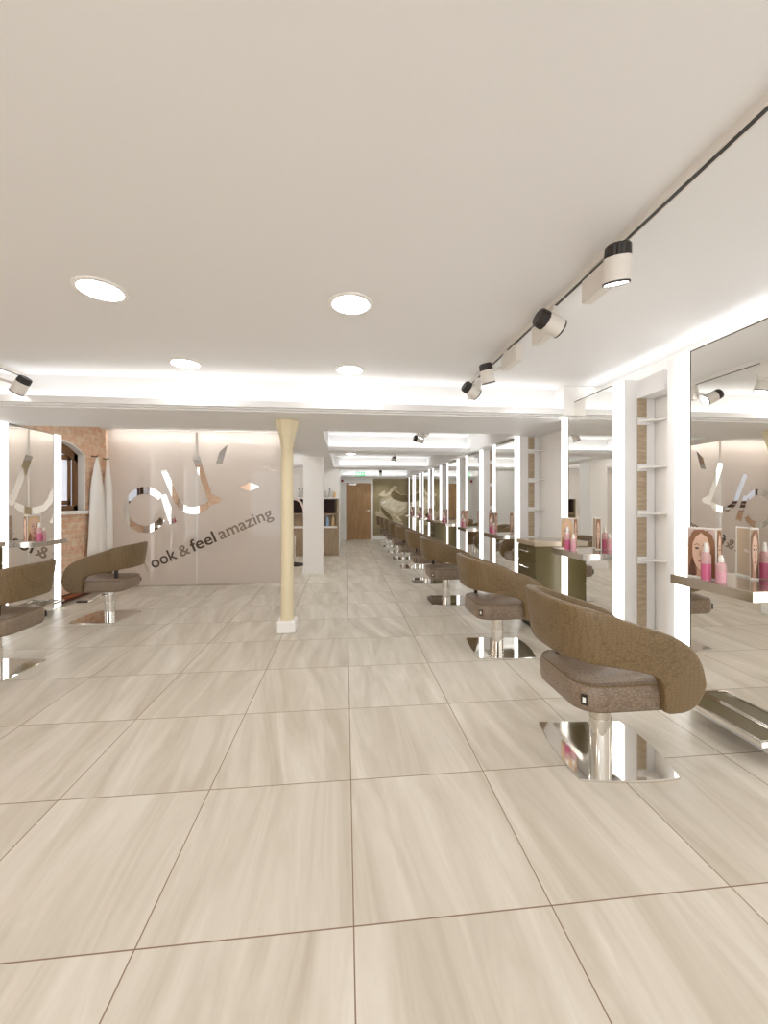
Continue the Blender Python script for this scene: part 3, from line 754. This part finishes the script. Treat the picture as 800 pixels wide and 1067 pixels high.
for i in range(8): on_shelf(1, SY[i], stn[i], (('brown', 'brown'), ('blonde', 'brown'))[i % 2 if i < 2 else 0], i)
on_shelf(-1, 4.945, 'the left mirror by the window', ('blonde', 'brown'), 0)

# ------------------------------------------------------------------ gowns on the brick wall
def gown(y, top, bot, wtop, wbot, lab, seed):
    t = empty('hanging_gown', (XL+.01, y, bot), lab, 'gown', group='white gowns on wall hooks')
    rnd = random.Random(seed); ph = [rnd.uniform(0, 6) for _ in range(4)]
    H_ = top-bot; rings = []
    n = 40
    for k_ in range(15):
        s = k_/14; z = H_*(1-s); wd = .015+wtop*min(1, s*4)**.7+(wbot-wtop)*s
        dp = .012+.05*min(1, s*3)
        ring = []
        for i in range(n):
            a = 2*PI*i/n
            fold = 1+.16*s*math.sin(7*a+ph[0])+.10*s*math.sin(11*a+ph[1]+2*s)
            ring.append((.065+math.cos(a)*dp*fold, math.sin(a)*wd*(.9+.1*fold), z+.012*math.sin(3*a+ph[2])*s))
        rings.append(ring)
    MB().loft(rings).build('gown_cloth', M['gown'], t, smooth='all')
    MB().tube([(-.01, 0, H_+.02), (.06, 0, H_+.01), (.075, 0, H_+.03)], .008).build('wall_hook', M['black'], t)
    return t
gown(6.23, 2.01, .55, .07, .19, 'long white gown hanging on a hook, left of the two on the brick wall', 1)
gown(6.50, 2.0, .60, .04, .055, 'white gown half hidden beside the frosted glass, right of the two', 2)

# ------------------------------------------------------------------ wash area seen between column and corridor
def wash_unit(x0, x1, lab, bot, screen):
    xc = (x0+x1)/2; w_ = (x1-x0)/2
    t = empty('shelf_unit', (xc, 9.99, 0), lab, 'shelf unit', group='oak shelf units in the wash area')
    b = MB(); b.box(-w_, -w_+.03, -.14, 0, 0, 1.42); b.box(w_-.05, w_, -.14, 0, 0, 1.42); b.box(-w_, w_, -.012, 0, 0, 1.42); b.box(-w_+.03, w_-.05, -.13, 0, .07, .69)
    b.box(-w_+.03, w_-.05, -.14, 0, 1.02, 1.05); b.box(-w_+.03, w_-.05, -.125, 0, 0, .07)
    b.build('carcass', M['unit_oak'], t)
    MB().box(-w_+.03, w_-.04, -.16, 0, .69, .735).build('shelf', M['white'], t)
    MB().box(-w_-.01, w_+.01, -.16, 0, 1.42, 1.455).build('top_shelf', M['white'], t)
    MB().box(-w_+.07, w_-.10, -.11, -.09, 1.07, 1.40).build('screen', M['screen'], t)
    return t
wash_unit(-.62, -.19, 'narrow oak shelf unit with dark screen and bottles right of the white pillar', 1, 1)
wash_unit(-1.62, -.66, 'wide oak shelf unit half hidden behind the column and pillar', 1, 1)
def product(x, y, z, h, r, m, lab, capm='black'):
    t = empty('shampoo_bottle', (x, y, z), lab, 'bottle', group='bottles in the wash area')
    MB().lathe([(r*.92, 0), (r, .005), (r, h*.6), (r*.8, h*.72), (r*.4, h*.80)], n=14).build('body', M[m], t, smooth=True)
    MB().lathe([(r*.45, h*.79), (r*.42, h*.90), (r*.2, h*.91), (r*.2, h)], n=10).build('pump', M[capm], t, smooth=True)
yu = 9.90
product(-.47, yu, .736, .27, .040, 'blue', 'light blue bottle in the niche of the oak unit by the pillar', 'blue')
product(-.33, yu, .736, .28, .036, 'amber', 'yellow bottle in the niche of the oak unit by the pillar', 'amber')
product(-.53, yu, 1.456, .22, .034, 'silver_plastic', 'silver bottle on top of the oak unit, nearest the pillar', 'cap')
product(-.41, yu, 1.456, .24, .034, 'silver_plastic', 'silver bottle with black pump, middle one on the oak unit top')
product(-.29, yu, 1.456, .18, .036, 'amber', 'short cream bottle at the right end of the oak unit top', 'cap')
for i, x in enumerate((-1.17, -1.07, -.96, -.86)):
    product(x, yu, 1.456, .24, .034, 'silver_plastic', ['first', 'second', 'third', 'fourth'][i]+' silver pump bottle from the left on the wide unit behind the column')
# hooded dryer on a stand
hd = empty('hood_dryer', (-1.10, 8.5, 0), 'white and pink curved hair processor on a stand behind the cream column', 'hair dryer')
arc = [(.21*math.sin(a), 0, 1.10+.33*math.cos(a)) for a in [math.radians(-100+i*12) for i in range(18)]]
b = MB(); b.loft([[(q[0]*1.0, -.06, q[2]), (q[0]*1.0, .06, q[2]), (q[0]*.86, .06, 1.10+(q[2]-1.10)*.86), (q[0]*.86, -.06, 1.10+(q[2]-1.10)*.86)] for q in arc]); b.build('hood_arc', mat('pink_white_plastic', srgb(240, 218, 210), .25), hd, smooth=True)
MB().tube([(-.21, 0, 1.06), (-.16, 0, .8), (0, 0, .6), (0, 0, .05)], .02).build('pole', M['satin'], hd, smooth=True)
MB().lathe([(.22, 0), (.22, .02), (.03, .06)], n=24).build('foot', M['black'], hd)
